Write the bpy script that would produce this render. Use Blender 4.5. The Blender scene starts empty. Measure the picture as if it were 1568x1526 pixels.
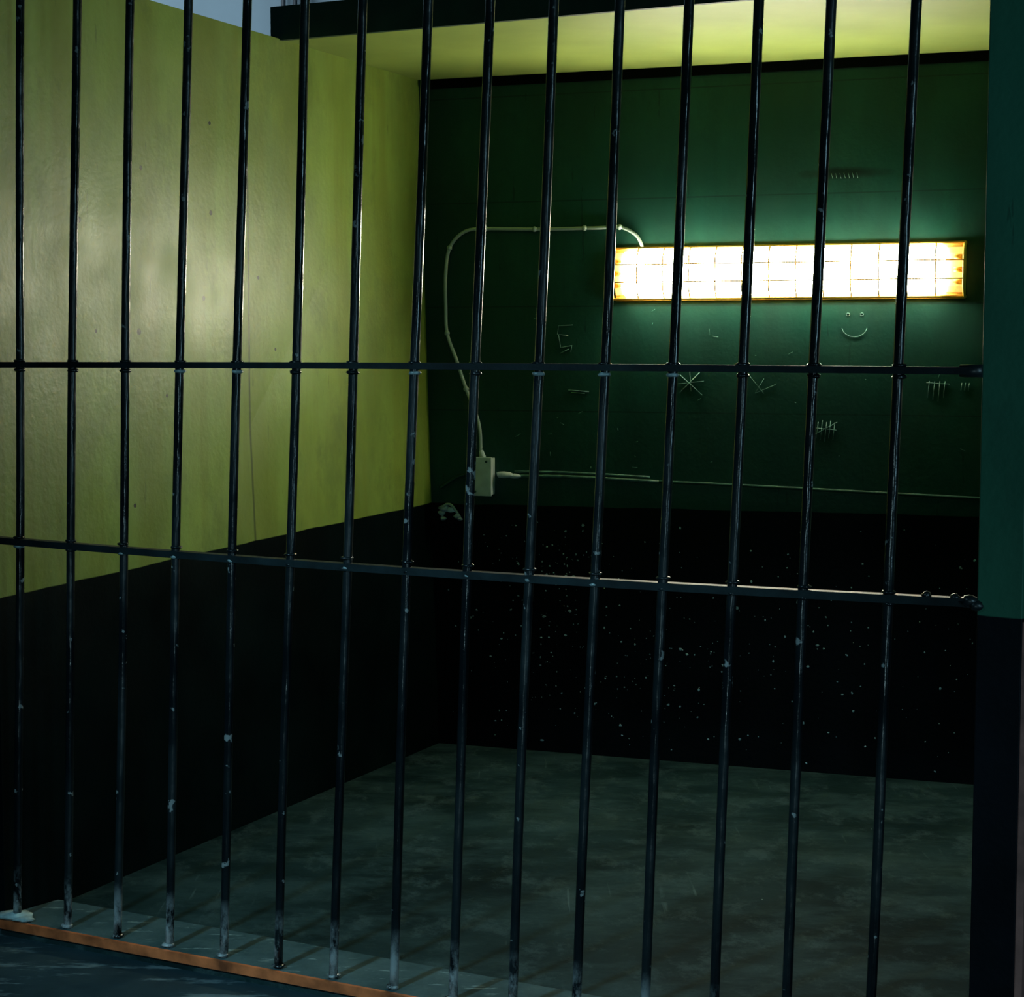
import bpy, math, random
import bmesh
from mathutils import Vector, Matrix
random.seed(7)
scene=bpy.context.scene
try: scene.view_settings.view_transform='Standard'
except Exception: pass

# ------------------------------------------------------------ node helpers
class NT:
    def __init__(s,name):
        s.m=bpy.data.materials.new(name); s.m.use_nodes=True
        s.t=s.m.node_tree; s.t.nodes.clear()
        s.out=s.t.nodes.new('ShaderNodeOutputMaterial')
        s.b=s.t.nodes.new('ShaderNodeBsdfPrincipled')
        s.t.links.new(s.b.outputs[0],s.out.inputs[0])
        tc=s.t.nodes.new('ShaderNodeTexCoord'); s.co=tc.outputs['Object']
        sp=s.t.nodes.new('ShaderNodeSeparateXYZ'); s.t.links.new(s.co,sp.inputs[0])
        s.x,s.y,s.z=sp.outputs
    def put(s,sock,v):
        if isinstance(v,bpy.types.NodeSocket): s.t.links.new(v,sock)
        else:
            if isinstance(v,(tuple,list)) and len(v)==3 and len(sock.default_value)==4: v=(*v,1)
            sock.default_value=v
    def ma(s,op,a,b=0.0,c=None,clamp=False):
        n=s.t.nodes.new('ShaderNodeMath'); n.operation=op; n.use_clamp=clamp
        s.put(n.inputs[0],a); s.put(n.inputs[1],b)
        if c is not None: s.put(n.inputs[2],c)
        return n.outputs[0]
    def mix(s,f,a,b,mode='MIX'):
        n=s.t.nodes.new('ShaderNodeMix'); n.data_type='RGBA'; n.blend_type=mode
        s.put(n.inputs[0],f); s.put(n.inputs[6],a); s.put(n.inputs[7],b)
        return n.outputs[2]
    def mapv(s,scale=(1,1,1),rot=(0,0,0)):
        n=s.t.nodes.new('ShaderNodeMapping'); s.t.links.new(s.co,n.inputs[0])
        n.inputs['Scale'].default_value=scale; n.inputs['Rotation'].default_value=rot
        return n.outputs[0]
    def noise(s,scale=5,detail=4,vec=None,rough=.5):
        n=s.t.nodes.new('ShaderNodeTexNoise'); s.put(n.inputs['Vector'],vec or s.co)
        n.inputs['Scale'].default_value=scale; n.inputs['Detail'].default_value=detail; n.inputs['Roughness'].default_value=rough
        return n.outputs[0]
    def voro(s,scale=5,vec=None):
        n=s.t.nodes.new('ShaderNodeTexVoronoi'); s.put(n.inputs['Vector'],vec or s.co)
        n.inputs['Scale'].default_value=scale
        return n.outputs['Distance'],n.outputs['Color']
    def rng(s,v,a,b,c=0.,d=1.):
        n=s.t.nodes.new('ShaderNodeMapRange'); s.put(n.inputs[0],v)
        for i,q in enumerate((a,b,c,d)): n.inputs[i+1].default_value=q
        return n.outputs[0]
    def bump(s,h,strength=.2,dist=.01):
        n=s.t.nodes.new('ShaderNodeBump'); n.inputs['Strength'].default_value=strength; n.inputs['Distance'].default_value=dist
        s.put(n.inputs['Height'],h); s.t.links.new(n.outputs[0],s.b.inputs['Normal'])
    def set(s,**k):
        for a,v in k.items():
            s.put(s.b.inputs[{'col':'Base Color','rough':'Roughness','metal':'Metallic','spec':'Specular IOR Level','ec':'Emission Color','es':'Emission Strength'}[a]],v)
        return s

def simple(name,col,rough=.5,metal=0,var=.25,sc=12,spec=.5,bump=.1):
    n=NT(name); f=n.noise(sc,5)
    dark=tuple(c*(1-var) for c in col); lite=tuple(min(1,c*(1+var)) for c in col)
    n.set(col=n.mix(n.rng(f,.3,.7),dark,lite),rough=rough,metal=metal,spec=spec)
    if bump: n.bump(n.noise(sc*8,3),bump,.004)
    return n.m

def two_tone(name,up,lo,z0,ky,y0,planks=False,seamY=None,holes=(),up2=None,spec=.3,rg=(.42,.62),lospec=.12,cl=(.72,1.18),stf=.45,scf=.34):
    n=NT(name)
    wob=n.ma('MULTIPLY',n.ma('SUBTRACT',n.noise(6,2),.5),.01)
    line=n.ma('ADD',n.ma('MULTIPLY',n.ma('SUBTRACT',n.y,y0),ky),z0)
    fac=n.rng(n.ma('ADD',n.ma('SUBTRACT',n.z,line),wob),-.0012,.0012)
    cloud=n.rng(n.noise(1.9,6,n.mapv((1,1,.6)),.6),.38,.62)
    ca=n.mix(cloud,tuple(c*cl[0] for c in up),tuple(c*cl[1] for c in up))
    st=n.rng(n.noise(6,5,n.mapv((1,1,.08)),.6),.45,.60)
    ca=n.mix(n.ma('MULTIPLY',st,stf),ca,up2 or tuple(c*.7 for c in up))
    sc=n.rng(n.noise(3.2,10,n.mapv((1,1,.6)),.75),.52,.60)
    ca=n.mix(n.ma('MULTIPLY',sc,scf),ca,tuple(c*.55 for c in up))
    scr=n.rng(n.noise(38,4,n.mapv((1,1,.12),(.3,.2,0)),.7),.66,.70)
    ca=n.mix(n.ma('MULTIPLY',scr,.5),ca,tuple(c*.3 for c in up))
    for hy,hz,hr in holes:
        a=n.ma('SUBTRACT',n.y,hy); b=n.ma('SUBTRACT',n.z,hz)
        d=n.ma('ADD',n.ma('MULTIPLY',a,a),n.ma('MULTIPLY',b,b))
        ca=n.mix(n.ma('LESS_THAN',d,hr*hr),ca,(.01,.015,.008))
    if planks:
        h=n.ma('ABSOLUTE',n.ma('SUBTRACT',n.ma('FRACT',n.ma('DIVIDE',n.ma('SUBTRACT',n.z,.12-.185),.37)),.5))
        g=n.rng(h,.003,.009,1,0)
        ca=n.mix(n.ma('MULTIPLY',g,.6),ca,tuple(c*.25 for c in up))
        dx=n.ma('DIVIDE',n.ma('SUBTRACT',n.x,1.11),.17); dz=n.ma('DIVIDE',n.ma('SUBTRACT',n.z,2.035),.022)
        rr=n.ma('ADD',n.ma('MULTIPLY',dx,dx),n.ma('MULTIPLY',dz,dz))
        ca=n.mix(n.ma('MULTIPLY',n.rng(n.ma('ADD',rr,n.noise(20,4)),.6,1.5,1,0),.75),ca,(.003,.008,.006))
    if seamY is not None:
        w=n.ma('ADD',n.y,n.ma('MULTIPLY',n.ma('SUBTRACT',n.noise(3,2),.5),.008))
        g=n.rng(n.ma('ABSOLUTE',n.ma('SUBTRACT',w,seamY)),.003,.006,1,0)
        ca=n.mix(n.ma('MULTIPLY',g,.8),ca,tuple(c*.18 for c in up))
    cb=n.mix(n.rng(n.noise(3,6,None,.6),.35,.7),tuple(c*.6 for c in lo),tuple(c*1.5 for c in lo))
    n.set(col=n.mix(fac,cb,ca),rough=n.rng(n.noise(5,4),.3,.7,*rg),spec=n.rng(fac,0,1,lospec,spec))
    n.bump(n.ma('ADD',n.noise(60,4),n.noise(7,3)),.14,.006)
    return n.m

M={}
HOLES=[(4.83,2.17,.007),(5.60,1.94,.007),(5.42,2.11,.006),(5.08,1.50,.009),(4.84,1.79,.008),(5.42,1.85,.007),(5.38,1.60,.007),(4.90,1.50,.005),(5.2,1.32,.005),(5.75,1.45,.005),(5.05,1.02,.006),(5.66,1.67,.006),(5.10,1.95,.006)]
M['left']=two_tone('paint_left_wall',(.225,.335,.062),(.0016,.0055,.0060),.889,.0256,6.658,seamY=5.608,holes=HOLES,up2=(.17,.205,.018),spec=.50,rg=(.38,.52),lospec=.04,cl=(.70,1.15),stf=.5,scf=.45)
M['back']=two_tone('paint_back_wall',(.0070,.052,.036),(.0010,.0020,.0024),.889,-.017,6.658,planks=True,spec=.2)
M['col']=two_tone('paint_right_wall',(.020,.125,.075),(.0015,.0035,.006),.958,0,3.4,cl=(.85,1.1))
M['ceil']=simple('paint_ceiling',(.29,.385,.09),.55,var=.15,sc=3)
M['fascia']=simple('paint_fascia_shaded',(.010,.040,.028),.6)  # same paint as the ceiling, its shade put into a darker colour
M['ceil_shade']=simple('ceiling_shade_dark',(.001,.002,.0015),.9,spec=.05)  # near-black colour for the shade under the ceiling
M['cable']=simple('cable_white',(.32,.42,.38),.4,var=.1)
M['cabled']=simple('cable_painted',(.012,.060,.040),.6,var=.3,spec=.25)
M['cablem']=simple('cable_half_painted',(.06,.15,.12),.5,var=.5,sc=40)
M['box']=simple('junction_box_plastic',(.50,.60,.58),.45,var=.12,sc=30)
M['chalk']=simple('chalk_white',(.11,.23,.195),.8,var=.6,sc=60)
M['splat']=simple('plaster_white',(.40,.54,.54),.8,var=.6,sc=20)
M['orange']=simple('orange_tape',(.55,.14,.045),.5,var=.65,sc=14)
M['wood']=simple('raw_plywood',(.20,.09,.075),.7,var=.4,sc=18)
M['bgwall']=simple('blue_plaster',(.30,.44,.54),.8,var=.15,sc=2)
M['bgmetal']=simple('grey_steel',(.05,.07,.09),.5)

n=NT('floor_painted_concrete')
a=n.noise(1.7,8,None,.6); b=n.noise(4,10,n.mapv((.6,1.2,1),(0,0,.5)),.72)
b2=n.noise(7,10,n.mapv((1.1,.8,1),(0,0,.9)),.75)
base=n.mix(n.rng(a,.38,.62),(.0050,.0165,.0175),(.017,.041,.042))
base=n.mix(n.ma('MULTIPLY',n.rng(b,.46,.62),.60),base,(.038,.076,.078))
base=n.mix(n.ma('MULTIPLY',n.rng(b2,.52,.62),.45),base,(.062,.105,.107))
c2=n.noise(45,3,n.mapv((1,.05,1),(0,0,-.9)),.5)
base=n.mix(n.ma('MULTIPLY',n.rng(c2,.64,.74),n.rng(a,.52,.60)),base,(.085,.135,.135))
d,_=n.voro(5); base=n.mix(n.rng(d,.010,.016,1,0),base,(.2,.28,.27))
n.set(col=base,rough=.7,spec=.04); n.bump(n.ma('ADD',a,n.noise(40,4)),.12,.01)
M['floor']=n.m
n=NT('floor_outside_concrete')
a=n.noise(3,8,None,.65); b=n.noise(9,6,n.mapv((.4,1.5,1)),.7)
base=n.mix(n.rng(a,.3,.7),(.012,.030,.038),(.033,.066,.078)); base=n.mix(n.ma('MULTIPLY',n.rng(b,.55,.62),.6),base,(.18,.26,.28))
n.set(col=base,rough=.6,spec=.1); n.bump(b,.1,.01); M['ofloor']=n.m
n=NT('threshold_worn_paint')
a=n.noise(6,8,None,.7); b=n.noise(30,5,n.mapv((.3,1.3,1),(0,0,.5)),.7)
base=n.mix(n.rng(a,.35,.65),(.030,.068,.074),(.080,.135,.142)); base=n.mix(n.ma('MULTIPLY',n.rng(b,.60,.68),.6),base,(.35,.48,.48))
n.set(col=base,rough=.7,spec=.05); n.bump(a,.15,.006); M['sill']=n.m
n=NT('bar_black_enamel')
a=n.noise(5,4,n.mapv((1,1,.7))); w=n.noise(22,6,n.mapv((1,1,.5)),.7)
wear_glint=n.ma('MULTIPLY',n.rng(n.z,.05,.17,1,0),n.rng(w,.42,.58),clamp=True)  # pale bar ends: worn paint plus highlights painted into the colour
ch=n.rng(n.noise(30,4),.67,.70)
base=n.mix(n.rng(a,.4,.6),(.0025,.0045,.006),(.007,.012,.014))
base=n.mix(n.ma('MULTIPLY',wear_glint,.8),base,(.50,.56,.56))
base=n.mix(n.ma('MULTIPLY',ch,.55),base,(.34,.38,.38))
n.set(col=base,rough=n.rng(a,.38,.62,.17,.36),spec=.45); n.bump(n.ma('ADD',n.ma('MULTIPLY',n.noise(7,3,n.mapv((1,1,.6))),1.6),n.ma('MULTIPLY',n.noise(90,2),.03)),.7,.02)
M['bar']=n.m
M['rail']=simple('rail_black_enamel',(.006,.013,.015),.55,var=.5,sc=14,spec=.2)
M['weld']=simple('weld_bead_worn',(.20,.27,.28),.4,metal=.1,var=.6,sc=60)
n=NT('lamp_diffuser_lit'); n.set(col=(.9,.9,.85),ec=(1,1,.78),es=56.0); M['lit']=n.m
n=NT('lamp_end_reflector_amber_glow'); n.set(col=(.85,.5,.15),rough=.3,ec=(1,.50,.12),es=n.rng(n.noise(30,2),.3,.7,.5,1.5)); M['amber']=n.m  # tube light on the end reflectors is put in as emission
M['frame']=simple('lamp_frame_yellow',(.80,.47,.07),.4,var=.15)
M['wire']=simple('lamp_guard_wire',(.8,.45,.14),.4)

# ------------------------------------------------------------ mesh helpers
class Mesh:
    def __init__(s): s.v=[];s.f=[];s.mi=[];s.mats=[];s.sm=[]
    def mid(s,m):
        if m not in s.mats: s.mats.append(m)
        return s.mats.index(m)
    def prism(s,bot,top,m):
        k=len(bot); o=len(s.v); s.v+= [tuple(p) for p in bot]+[tuple(p) for p in top]; i=s.mid(m)
        F=[tuple(o+j for j in reversed(range(k))),tuple(o+k+j for j in range(k))]
        for j in range(k): F.append((o+j,o+(j+1)%k,o+k+(j+1)%k,o+k+j))
        s.f+=F; s.mi+=[i]*len(F); s.sm+=[False]*len(F)
    def obox(s,org,ax,ay,az,x0,x1,y0,y1,z0,z1,m):
        P=lambda x,y,z: Vector(org)+Vector(ax)*x+Vector(ay)*y+Vector(az)*z
        s.prism([P(x0,y0,z0),P(x1,y0,z0),P(x1,y1,z0),P(x0,y1,z0)],[P(x0,y0,z1),P(x1,y0,z1),P(x1,y1,z1),P(x0,y1,z1)],m)
    def tube(s,pts,r,m,k=10,cap=True):
        pts=[Vector(p) for p in pts]; o=len(s.v); i=s.mid(m); N=len(pts)
        R=r if isinstance(r,(list,tuple)) else [r]*N
        t0=(pts[1]-pts[0]).normalized(); up=Vector((0,0,1)) if abs(t0.z)<.9 else Vector((1,0,0))
        u=t0.cross(up).normalized()
        for j,p in enumerate(pts):
            t=(pts[min(j+1,N-1)]-pts[max(j-1,0)]).normalized()
            u=(u-t*u.dot(t)).normalized(); w=t.cross(u)
            for q in range(k):
                a=2*math.pi*q/k; s.v.append(tuple(p+(u*math.cos(a)+w*math.sin(a))*R[j]))
        for j in range(N-1):
            for q in range(k):
                s.f.append((o+j*k+q,o+j*k+(q+1)%k,o+(j+1)*k+(q+1)%k,o+(j+1)*k+q)); s.mi.append(i); s.sm.append(True)
        if cap:
            s.f.append(tuple(o+q for q in reversed(range(k)))); s.f.append(tuple(o+(N-1)*k+q for q in range(k))); s.mi+=[i,i]; s.sm+=[False]*2
    def blob(s,c,rx,ry,rz,m,seed=0,ns=8,nr=6,ax=None,j=.25):
        rnd=random.Random(seed); i=s.mid(m); c=Vector(c)
        A=ax or (Vector((1,0,0)),Vector((0,1,0)),Vector((0,0,1)))
        o=len(s.v); s.v.append(tuple(c+A[2]*rz))
        for a in range(1,nr):
            ph=math.pi*a/nr
            for q in range(ns):
                t=2*math.pi*q/ns; k=1+rnd.uniform(-j,j)
                s.v.append(tuple(c+A[0]*(rx*k*math.sin(ph)*math.cos(t))+A[1]*(ry*k*math.sin(ph)*math.sin(t))+A[2]*(rz*math.cos(ph))))
        e=len(s.v); s.v.append(tuple(c-A[2]*rz))
        F=[]
        for q in range(ns): F.append((o,o+1+q,o+1+(q+1)%ns))
        for a in range(nr-2):
            for q in range(ns):
                b_=o+1+a*ns; F.append((b_+q,b_+ns+q,b_+ns+(q+1)%ns,b_+(q+1)%ns))
        b_=o+1+(nr-2)*ns
        for q in range(ns): F.append((b_+q,e,b_+(q+1)%ns))
        s.f+=F; s.mi+=[i]*len(F); s.sm+=[True]*len(F)
    def make(s,name,parent=None,bevel=0,norm=True):
        me=bpy.data.meshes.new(name); me.from_pydata(s.v,[],s.f)
        for m in s.mats: me.materials.append(m)
        for p,i,sm in zip(me.polygons,s.mi,s.sm): p.material_index=i; p.use_smooth=sm
        if norm:
            bm=bmesh.new(); bm.from_mesh(me); bmesh.ops.recalc_face_normals(bm,faces=bm.faces); bm.to_mesh(me); bm.free()
        ob=bpy.data.objects.new(name,me); scene.collection.objects.link(ob)
        if parent: ob.parent=parent
        if bevel:
            b=ob.modifiers.new('bevel','BEVEL'); b.width=bevel; b.segments=2; b.limit_method='ANGLE'
        return ob
def empty(name):
    e=bpy.data.objects.new(name,None); scene.collection.objects.link(e); e.empty_display_size=.2; return e

Z=Vector((0,0,1))
CB=Vector((-.27,6.658,0))
eB=Vector((.942,-.3356,0)); nB=Vector((-.3356,-.942,0))
eL=Vector((-.4256,-.905,0)); nL=Vector((.905,-.4256,0))
uG=Vector((.888,-.46,0)); nG=Vector((.46,.888,0))
K=.98
GB=Vector((-1.2655,4.582,0))*K
def G(s,z=0,n=0): return GB+uG*s*K+nG*n+Z*z
def B(s,z=0,n=0): return CB+eB*s+nB*n+Z*z
HC=2.413
# ------------------------------------------------------------ room shell
LF=Vector((-1.279,4.511,0))
m=Mesh(); tl=B(-.071,HC); out=-nL*.09
m.prism([LF,CB,CB+out,LF+out],[LF+Z*HC,tl,tl+out,LF+Z*HC+out],M['left']); m.make('wall_left')
m=Mesh(); BR=B(2.42)
m.prism([CB,BR,BR-nB*.09,CB-nB*.09],[tl,BR+Z*HC,BR-nB*.09+Z*HC,tl-nB*.09],M['back']); m.make('wall_back')
m=Mesh(); m.obox(B(0),eB,nB,Z,-.055,2.40,0.0,.006,HC-.034,HC-.002,M['ceil_shade']); m.make('ceiling_shade_strip')  # dark strip added in place of the shadow line under the ceiling
RF=Vector((.889,3.466,0))*K; RR=Vector((.965,3.427,0))*K
dR=BR-RF; dRn=dR.normalized(); L=dR.length-.01
m=Mesh()
m.prism([RF,RR,RR+dRn*L,RF+dRn*L],[p+Z*2.6 for p in (RF,RR,RR+dRn*L,RF+dRn*L)],M['col'])
m.make('wall_right',bevel=.002)
nr=Vector((dRn.y,-dRn.x,0)); q0=RR+dRn*.004
m=Mesh(); pl=[q0,q0+nr*.014,q0+nr*.014+dRn*1.5,q0+dRn*1.5]
m.prism(pl,[p+Z*.950 for p in pl],M['wood']); m.make('trim_1')
m=Mesh(); q1=RR+dRn*.004; pl=[q1,q1+nr*.012,q1+nr*.012+dRn*1.5,q1+dRn*1.5]
m.prism([p+Z*.957 for p in pl],[p+Z*2.6 for p in pl],M['col']); m.make('trim_2')
m=Mesh()
cf0=Vector((-.745,5.823,HC)); cf1=Vector((1.50,4.729,HC))
cb=[cf0,cf1,B(2.42,HC,-.09),Vector((-.40,6.76,HC))]
m.prism(cb,[p+Z*.02 for p in cb],M['ceil'])
ff=[cf0-nG*.018,cf1-nG*.018,cf1,cf0]
m.prism([p-Z*.004 for p in ff],[p+Z*.10 for p in ff],M['fascia'])
m.prism([p+Z*.021 for p in cb],[p+Z*.09 for p in cb],M['fascia'])
m.make('ceiling')
m=Mesh()
fl=[G(-.04,0,-.02),G(2.32,0,-.02),Vector((RF.x,RF.y,0)),BR,CB,LF]
m.prism([p-Z*.012 for p in fl],fl,M['floor']); m.make('floor')
m=Mesh(); q=[Vector(p) for p in((-6,-4,-.10),(6,-4,-.10),(6,10,-.10),(-6,10,-.10))]
m.prism(q,[p+Z*.088 for p in q],M['ofloor']); m.make('floor_outside')
m=Mesh()
q=[G(-.02,0,-.018),G(2.31,0,-.018),G(2.31,0,.17),G(-.02,0,.17),G(-.04,0,.06)]
m.prism(q,[p+Z*.028 for p in q],M['sill'])
q=[G(-.04,.006,-.028),G(2.30,.006,-.028),G(2.30,.006,-.0185),G(-.04,.006,-.0185)]
m.prism(q,[p+Z*.0225 for p in q],M['orange'])
m.make('door_threshold')
m=Mesh(); q=[Vector(p) for p in((-6,9.5,-.012),(6,9.5,-.012),(6,9.7,-.012),(-6,9.7,-.012))]
m.prism(q,[p+Z*5 for p in q],M['bgwall']); m.make('wall_far')
# ------------------------------------------------------------ bar grille
top=[.0757,.2513,.4129,.5805,.7460,.9057,1.0583,1.2204,1.3721,1.5231,1.6748,1.8253,1.9732,2.1197,2.2873]
bot=[0,.1605,.3236,.4799,.6427,.8056,.9604,1.1231,1.2784,1.4316,1.5888,1.7478,1.9038,2.0581,2.2333]
ZU=1.46+(1.4135-1.46)*K; ZLo=1.46+(.972-1.46)*K
m=Mesh()
for i,(st,sb) in enumerate(zip(top,bot)):
    Y=4.582-.46*sb
    zb=.03 if i<7 else (1.46-Y*K*.3355); zt=1.46+(Y*K)*.18503
    lean=(st-sb)/(zt-zb); rnd=random.Random(i)
    zs=[.0285]+[.1+.1*k for k in range(24)]+[2.46]; ph=rnd.uniform(0,6)
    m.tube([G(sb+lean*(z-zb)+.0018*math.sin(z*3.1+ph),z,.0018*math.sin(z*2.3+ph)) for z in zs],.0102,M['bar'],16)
    for zc in (ZU,ZLo):
        s0=sb+lean*(zc-zb)
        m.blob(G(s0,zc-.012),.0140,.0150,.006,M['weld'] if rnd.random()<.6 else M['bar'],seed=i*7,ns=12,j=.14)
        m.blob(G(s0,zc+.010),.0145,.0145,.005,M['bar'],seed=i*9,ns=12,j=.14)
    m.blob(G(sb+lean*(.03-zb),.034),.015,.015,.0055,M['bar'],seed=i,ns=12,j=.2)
def rail(z,s0,s1,sag,hh=.0070):
    k=40
    for j in range(k):
        a,b=s0+(s1-s0)*j/k,s0+(s1-s0)*(j+1)/k
        za,zb=[z-sag*math.sin(math.pi*min(1,max(0,(q-s0)/(s1-s0)))) for q in (a,b)]
        m.prism([G(a,za-hh,-.013),G(b,zb-hh,-.013),G(b,zb-hh,.013),G(a,za-hh,.013)],[G(a,za+hh,-.013),G(b,zb+hh,-.013),G(b,zb+hh,.013),G(a,za+hh,.013)],M['rail'])
rail(ZU,-.04,2.405,-.003)
rail(ZLo,-.04,2.415,.010,.008)
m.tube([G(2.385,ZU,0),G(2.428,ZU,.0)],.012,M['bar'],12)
for k,(a,z,r) in enumerate([(2.412,ZLo+.002,.016),(2.425,ZLo-.005,.013),(2.33,ZLo+.010,.009),(2.385,ZLo+.008,.010)]):
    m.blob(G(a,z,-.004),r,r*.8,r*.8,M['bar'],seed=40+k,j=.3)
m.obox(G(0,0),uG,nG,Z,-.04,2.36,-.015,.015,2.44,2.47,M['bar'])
m.make('cell_bars')
m=Mesh()
m.blob(G(-.01,.036),.042,.030,.010,M['splat'],seed=3,ns=12,j=.35)
m.blob(G(.03,.034,-.01),.025,.018,.007,M['splat'],seed=5,ns=12,j=.35)
m.make('plaster_lump')
# ------------------------------------------------------------ caged lamp
lamp=empty('caged_fluorescent_lamp')
s0,s1,z0,z1=.677,1.867,1.622,1.797
zc=(z0+z1)/2
m=Mesh()
m.obox(B(0,0),eB,nB,Z,s0,s1,.0005,.022,z0,z1,M['frame']); m.make('back_tray',lamp,.004)
m=Mesh()
prof=[(-.074,.022),(-.076,.040),(-.055,.056),(0,.062),(.055,.056),(.076,.040),(.074,.022)]
m.prism([B(s0+.040,zc+h,d) for h,d in prof],[B(s1-.065,zc+h,d) for h,d in prof],M['lit']); m.make('diffuser',lamp)
m=Mesh()
for a,b in ((s0+.004,s0+.038),(s1-.063,s1-.004)):
    m.prism([B(a,zc+h*.97,d*.72) for h,d in prof],[B(b,zc+h*.97,d*.72) for h,d in prof],M['amber'])
for a in (s0+.018,s1-.022):
    for h in (-.04,.0,.04):
        m.tube([B(a-.013,zc+h,.050),B(a+.013,zc+h,.050)],.009,M['frame'],10)
m.make('end_reflectors',lamp)
m=Mesh()
for h in (z0,z1): m.tube([B(s0,h,.05),B(s1,h,.05)],.0045,M['frame'],8); m.tube([B(s0,h,.012),B(s1,h,.012)],.006,M['frame'],8)
for a in (s0,s1):
    m.tube([B(a,z0,.012),B(a,z0,.05),B(a,z0+.03,.072),B(a,zc,.078),B(a,z1-.03,.072),B(a,z1,.05),B(a,z1,.012)],.005,M['frame'],8)
k=13
for j in range(1,k):
    a=s0+(s1-s0)*j/k
    m.tube([B(a,z0,.012),B(a,z0,.05),B(a,z0+.03,.072),B(a,zc,.078),B(a,z1-.03,.072),B(a,z1,.05),B(a,z1,.012)],.0024,M['wire'],6)
for h,dd in ((zc+.03,.078),(zc-.03,.078)): m.tube([B(s0,h,dd),B(s1,h,dd)],.0024,M['wire'],6)
m.make('wire_guard',lamp)
# ------------------------------------------------------------ wiring
def smooth(pts,sub=6):
    P=[Vector(p) for p in pts]; out=[]
    for i in range(len(P)-1):
        p0,p1,p2,p3=P[max(i-1,0)],P[i],P[i+1],P[min(i+2,len(P)-1)]
        for q in range(sub):
            t=q/sub; out.append(.5*((2*p1)+(p2-p0)*t+(2*p0-5*p1+4*p2-p3)*t*t+(3*p1-p0-3*p2+p3)*t**3))
    out.append(P[-1]); return out
e=empty('electrical_cable')
cab=[(.170,1.05),(.164,1.178),(.114,1.307),(.076,1.413),(.041,1.507),(.036,1.60),(.036,1.718),(.052,1.812),(.107,1.868),(.19,1.878),(.375,1.872),(.616,1.872),(.688,1.873),(.747,1.844),(.771,1.80)]
m=Mesh(); m.tube(smooth([B(s,z,.009) for s,z in cab]),.0062,M['cable'],8)
for s,z in ((.052,1.812),(.19,1.878),(.375,1.872),(.56,1.872),(.688,1.873),(.041,1.507),(.114,1.307)):
    m.blob(B(s,z,.0105),.010,.010,.010,M['cable'],seed=int(s*99),j=.05)
m.make('looped_cable',e)
m=Mesh()
m.tube(smooth([B(.23,1.004,.012),B(.30,.997,.009),(B(.499,.999,.009)),B(.835,.989,.009)]),.0058,M['cablem'],8)
m.tube(smooth([B(.835,.989,.009),B(1.159,.982,.009),B(1.9,.961,.009),B(2.3,.95,.009)]),.0056,M['cabled'],8)
m.tube(smooth([B(.30,1.012,.008),(B(.499,1.013,.008)),B(.8,1.004,.008)]),.004,M['cablem'],8)
m.tube(smooth([B(.012,.945,.012),B(.075,.985,.01),B(.115,1.0,.01),B(.146,1.048,.012)]),.006,M['cabled'],8)
m.make('wall_cable',e)
m=Mesh(); m.blob(B(.262,1.000,.016),.035,.014,.012,M['box'],seed=2,ax=(eB,nB,Z)); m.blob(B(.30,.996,.012),.025,.01,.009,M['box'],seed=4,ax=(eB,nB,Z)); m.make('cable_gland',e)
m=Mesh()
for k,(s,z,r) in enumerate([(.02,.855,.016),(.03,.872,.022),(.055,.868,.018),(.08,.845,.014),(.09,.835,.010),(.025,.835,.012)]):
    m.blob(B(s,z,.014),r,.012,r*.6,M['splat'],seed=k+20,ax=(eB,nB,Z),j=.35)
m.tube(smooth([B(.02,.83,.012),B(.03,.88,.02),B(.06,.885,.02),B(.09,.84,.012)]),.005,M['cable'],8)
m.make('loose_wire_ends',e)
m=Mesh()
m.obox(B(0,0),eB,nB,Z,.150,.222,.0005,.045,.928,1.060,M['box']); m.obox(B(0,0),eB,nB,Z,.146,.226,.045,.052,.924,1.064,M['box'])
m.tube([B(.165,.94,.05),B(.165,.94,.056)],.005,M['cabled'],8); m.tube([B(.207,1.048,.05),B(.207,1.048,.056)],.005,M['cabled'],8)
m.tube([B(.186,1.06,.02),B(.175,1.085,.02)],.009,M['box'],10)
m.make('junction_box',e,.002)
# ------------------------------------------------------------ graffiti
m=Mesh()
def stroke(pts,r=.0013): m.tube([B(s,z,.0024) for s,z in pts],r,M['chalk'],5)
cx,cz=1.505,1.53
for ex in (-.022,.024):
    stroke([(cx+ex+.006*math.cos(t),cz+.036+.005*math.sin(t)) for t in [k*.9 for k in range(8)]],.0013)
stroke([(cx+.042*math.cos(t),cz-.005+.034*math.sin(t)) for t in [math.pi+.15+k*(math.pi-.3)/8 for k in range(9)]],.0011)
stroke([(.515,1.535),(.462,1.532),(.458,1.502),(.475,1.500),(.498,1.498)]); stroke([(.462,1.50),(.470,1.455),(.512,1.462),(.508,1.440)],.0018)
stroke([(.47,1.435),(.50,1.45)])
stroke([(.905,1.362),(.985,1.292)]); stroke([(.975,1.37),(.905,1.300)],.0016); stroke([(.94,1.375),(.945,1.305)],.0008); stroke([(.90,1.33),(.99,1.34)],.0008)
for q in range(5): stroke([(1.388+q*.014,1.205+.005*(q%2)),(1.382+q*.014,1.150-.006*(q%3))])
stroke([(1.372,1.16),(1.452,1.205)]); stroke([(1.375,1.185),(1.45,1.178)])
for q in range(4): stroke([(1.755+q*.017,1.345),(1.750+q*.017,1.290-.006*(q%3))])
stroke([(1.745,1.34),(1.82,1.335)])
stroke([(.50,1.305),(.575,1.300)],.0022); stroke([(.51,1.297),(.56,1.294)])
for q in range(3): stroke([(1.86+q*.012,1.34),(1.857+q*.012,1.315)])
rnd=random.Random(11)
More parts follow.
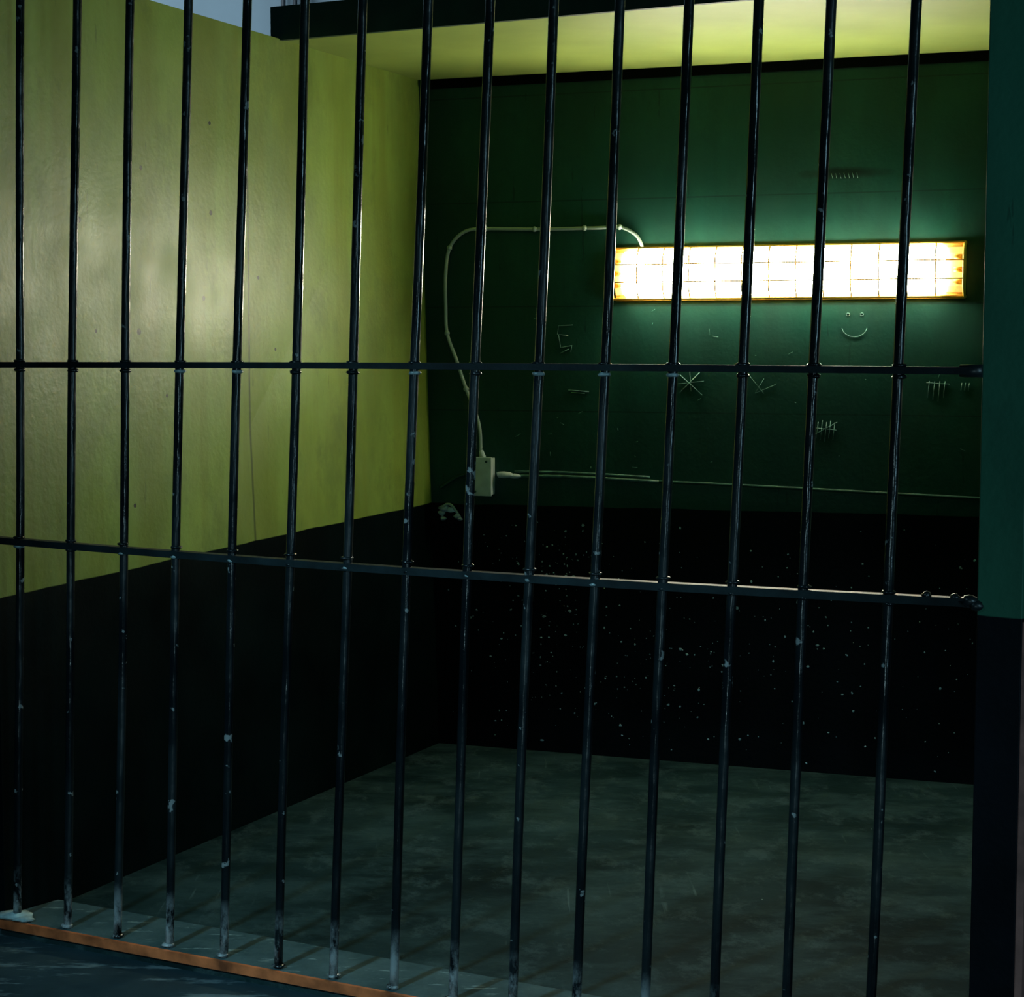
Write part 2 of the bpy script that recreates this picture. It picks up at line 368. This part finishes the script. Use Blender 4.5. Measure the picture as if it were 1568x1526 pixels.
for q in range(34):
    s,z=rnd.uniform(.3,2.1),rnd.uniform(1.02,1.58)
    a=rnd.uniform(-.6,.6)+(1.5 if rnd.random()<.4 else 0); l=rnd.uniform(.003,.022)
    stroke([(s,z),(s+l*math.cos(a),z+l*math.sin(a))],.0006)
for q in range(7): stroke([(1.42+q*.014,2.035),(1.425+q*.014,2.018)],.0007)
stroke([(1.15,1.36),(1.20,1.30)],.0006);stroke([(1.20,1.35),(1.17,1.30),(1.24,1.33)],.0006)
m.make('scratched_graffiti')
m=Mesh(); i=m.mid(M['splat'])
def disc(c,e1,e2,nn,r,rd):
    o=len(m.v); k=7; el=rd.uniform(.6,1.5)
    for q in range(k):
        a=2*math.pi*q/k; rr=r*rd.uniform(.6,1.2); m.v.append(tuple(c+e1*math.cos(a)*rr*el+e2*math.sin(a)*rr+nn*.0006))
    m.v.append(tuple(c+nn*.0015))
    for q in range(k): m.f.append((o+q,o+(q+1)%k,o+k)); m.mi.append(i); m.sm.append(False)
rd=random.Random(5)
for q in range(600):
    c_=rd.choice([(.45,.68,.09,.06),(.45,.42,.16,.14),(.85,.38,.2,.16),(.75,.2,.35,.12),(1.7,.45,.3,.25),(.3,.55,.2,.2),(1.1,.45,.9,.28),(1.2,.45,.9,.28),(1.2,.45,.9,.28)])
    s,z=rd.gauss(c_[0],c_[2]),rd.gauss(c_[1],c_[3])
    if not(.04<s<2.2 and .03<z<.85): continue
    r=rd.choice([.0010,.0012,.0015,.002,.002,.0028,.0032,.005]); disc(B(s,z),eB,Z,nB,r,rd)
m.make('plaster_splatter')
m=Mesh()
for x,z in ((-1.16,3.05),(-1.10,3.02),(-1.04,3.06)):
    m.tube([Vector((x,9.46,z-.3)),Vector((x,9.44,z+.5))],.012,M['bgmetal'],8)
m.obox((0,0,0),(1,0,0),(0,1,0),(0,0,1),-1.3,-.5,9.42,9.499,2.85,2.98,M['bgmetal'])
m.make('wall_bracket')
# ------------------------------------------------------------ lights
def area(name,loc,target,sx,sy,power,col):
    l=bpy.data.lights.new(name,'AREA'); l.shape='RECTANGLE'; l.size=sx; l.size_y=sy; l.energy=power; l.color=col
    o=bpy.data.objects.new(name,l); scene.collection.objects.link(o); o.location=loc
    o.rotation_euler=(Vector(target)-Vector(loc)).to_track_quat('-Z','Y').to_euler(); return o
l=bpy.data.lights.new('spot_lamp','SPOT'); l.energy=380; l.color=(.40,.80,1); l.spot_size=math.radians(38); l.spot_blend=.9; l.shadow_soft_size=.13
o=bpy.data.objects.new('spot_lamp',l); scene.collection.objects.link(o); o.location=(-2.2,1.0,3.1)
o.rotation_euler=(Vector((.0,4.15,0))-o.location).to_track_quat('-Z','Y').to_euler()
area('cool_fill_light',(2.9,.4,1.5),(-.9,4.8,1.3),.30,1.2,27,(.42,.80,1))  # cool outside fill, added out of view; no window there
area('bar_fill_light',(.2,-1.6,.35),(0,4,.3),.50,.45,15,(.55,.90,1))  # unseen low fill, added to put highlights on the bars
area('far_wall_fill_light',(-2.5,7.8,3.4),(-2,9.6,3.0),2,1,32,(.80,.93,1))  # unseen fill added to brighten the far wall; no window there
w=bpy.data.worlds.new('world'); scene.world=w; w.use_nodes=True
w.node_tree.nodes['Background'].inputs[0].default_value=(.05,.26,.34,1); w.node_tree.nodes['Background'].inputs[1].default_value=.055
# ------------------------------------------------------------ camera
cd=bpy.data.cameras.new('camera'); co=bpy.data.objects.new('camera',cd); scene.collection.objects.link(co)
cd.sensor_width=36; cd.lens=2800/1568*36; cd.clip_end=60
co.location=(0,0,1.46); co.rotation_euler=(math.radians(90)-math.atan(233/2800),0,0)
scene.camera=co
# align the back wall with the world X axis
R=Matrix.Rotation(math.atan2(.3356,.942),4,'Z')
bpy.context.view_layer.update()
for ob in list(scene.objects):
    if ob.parent is None: ob.matrix_world=R@ob.matrix_world
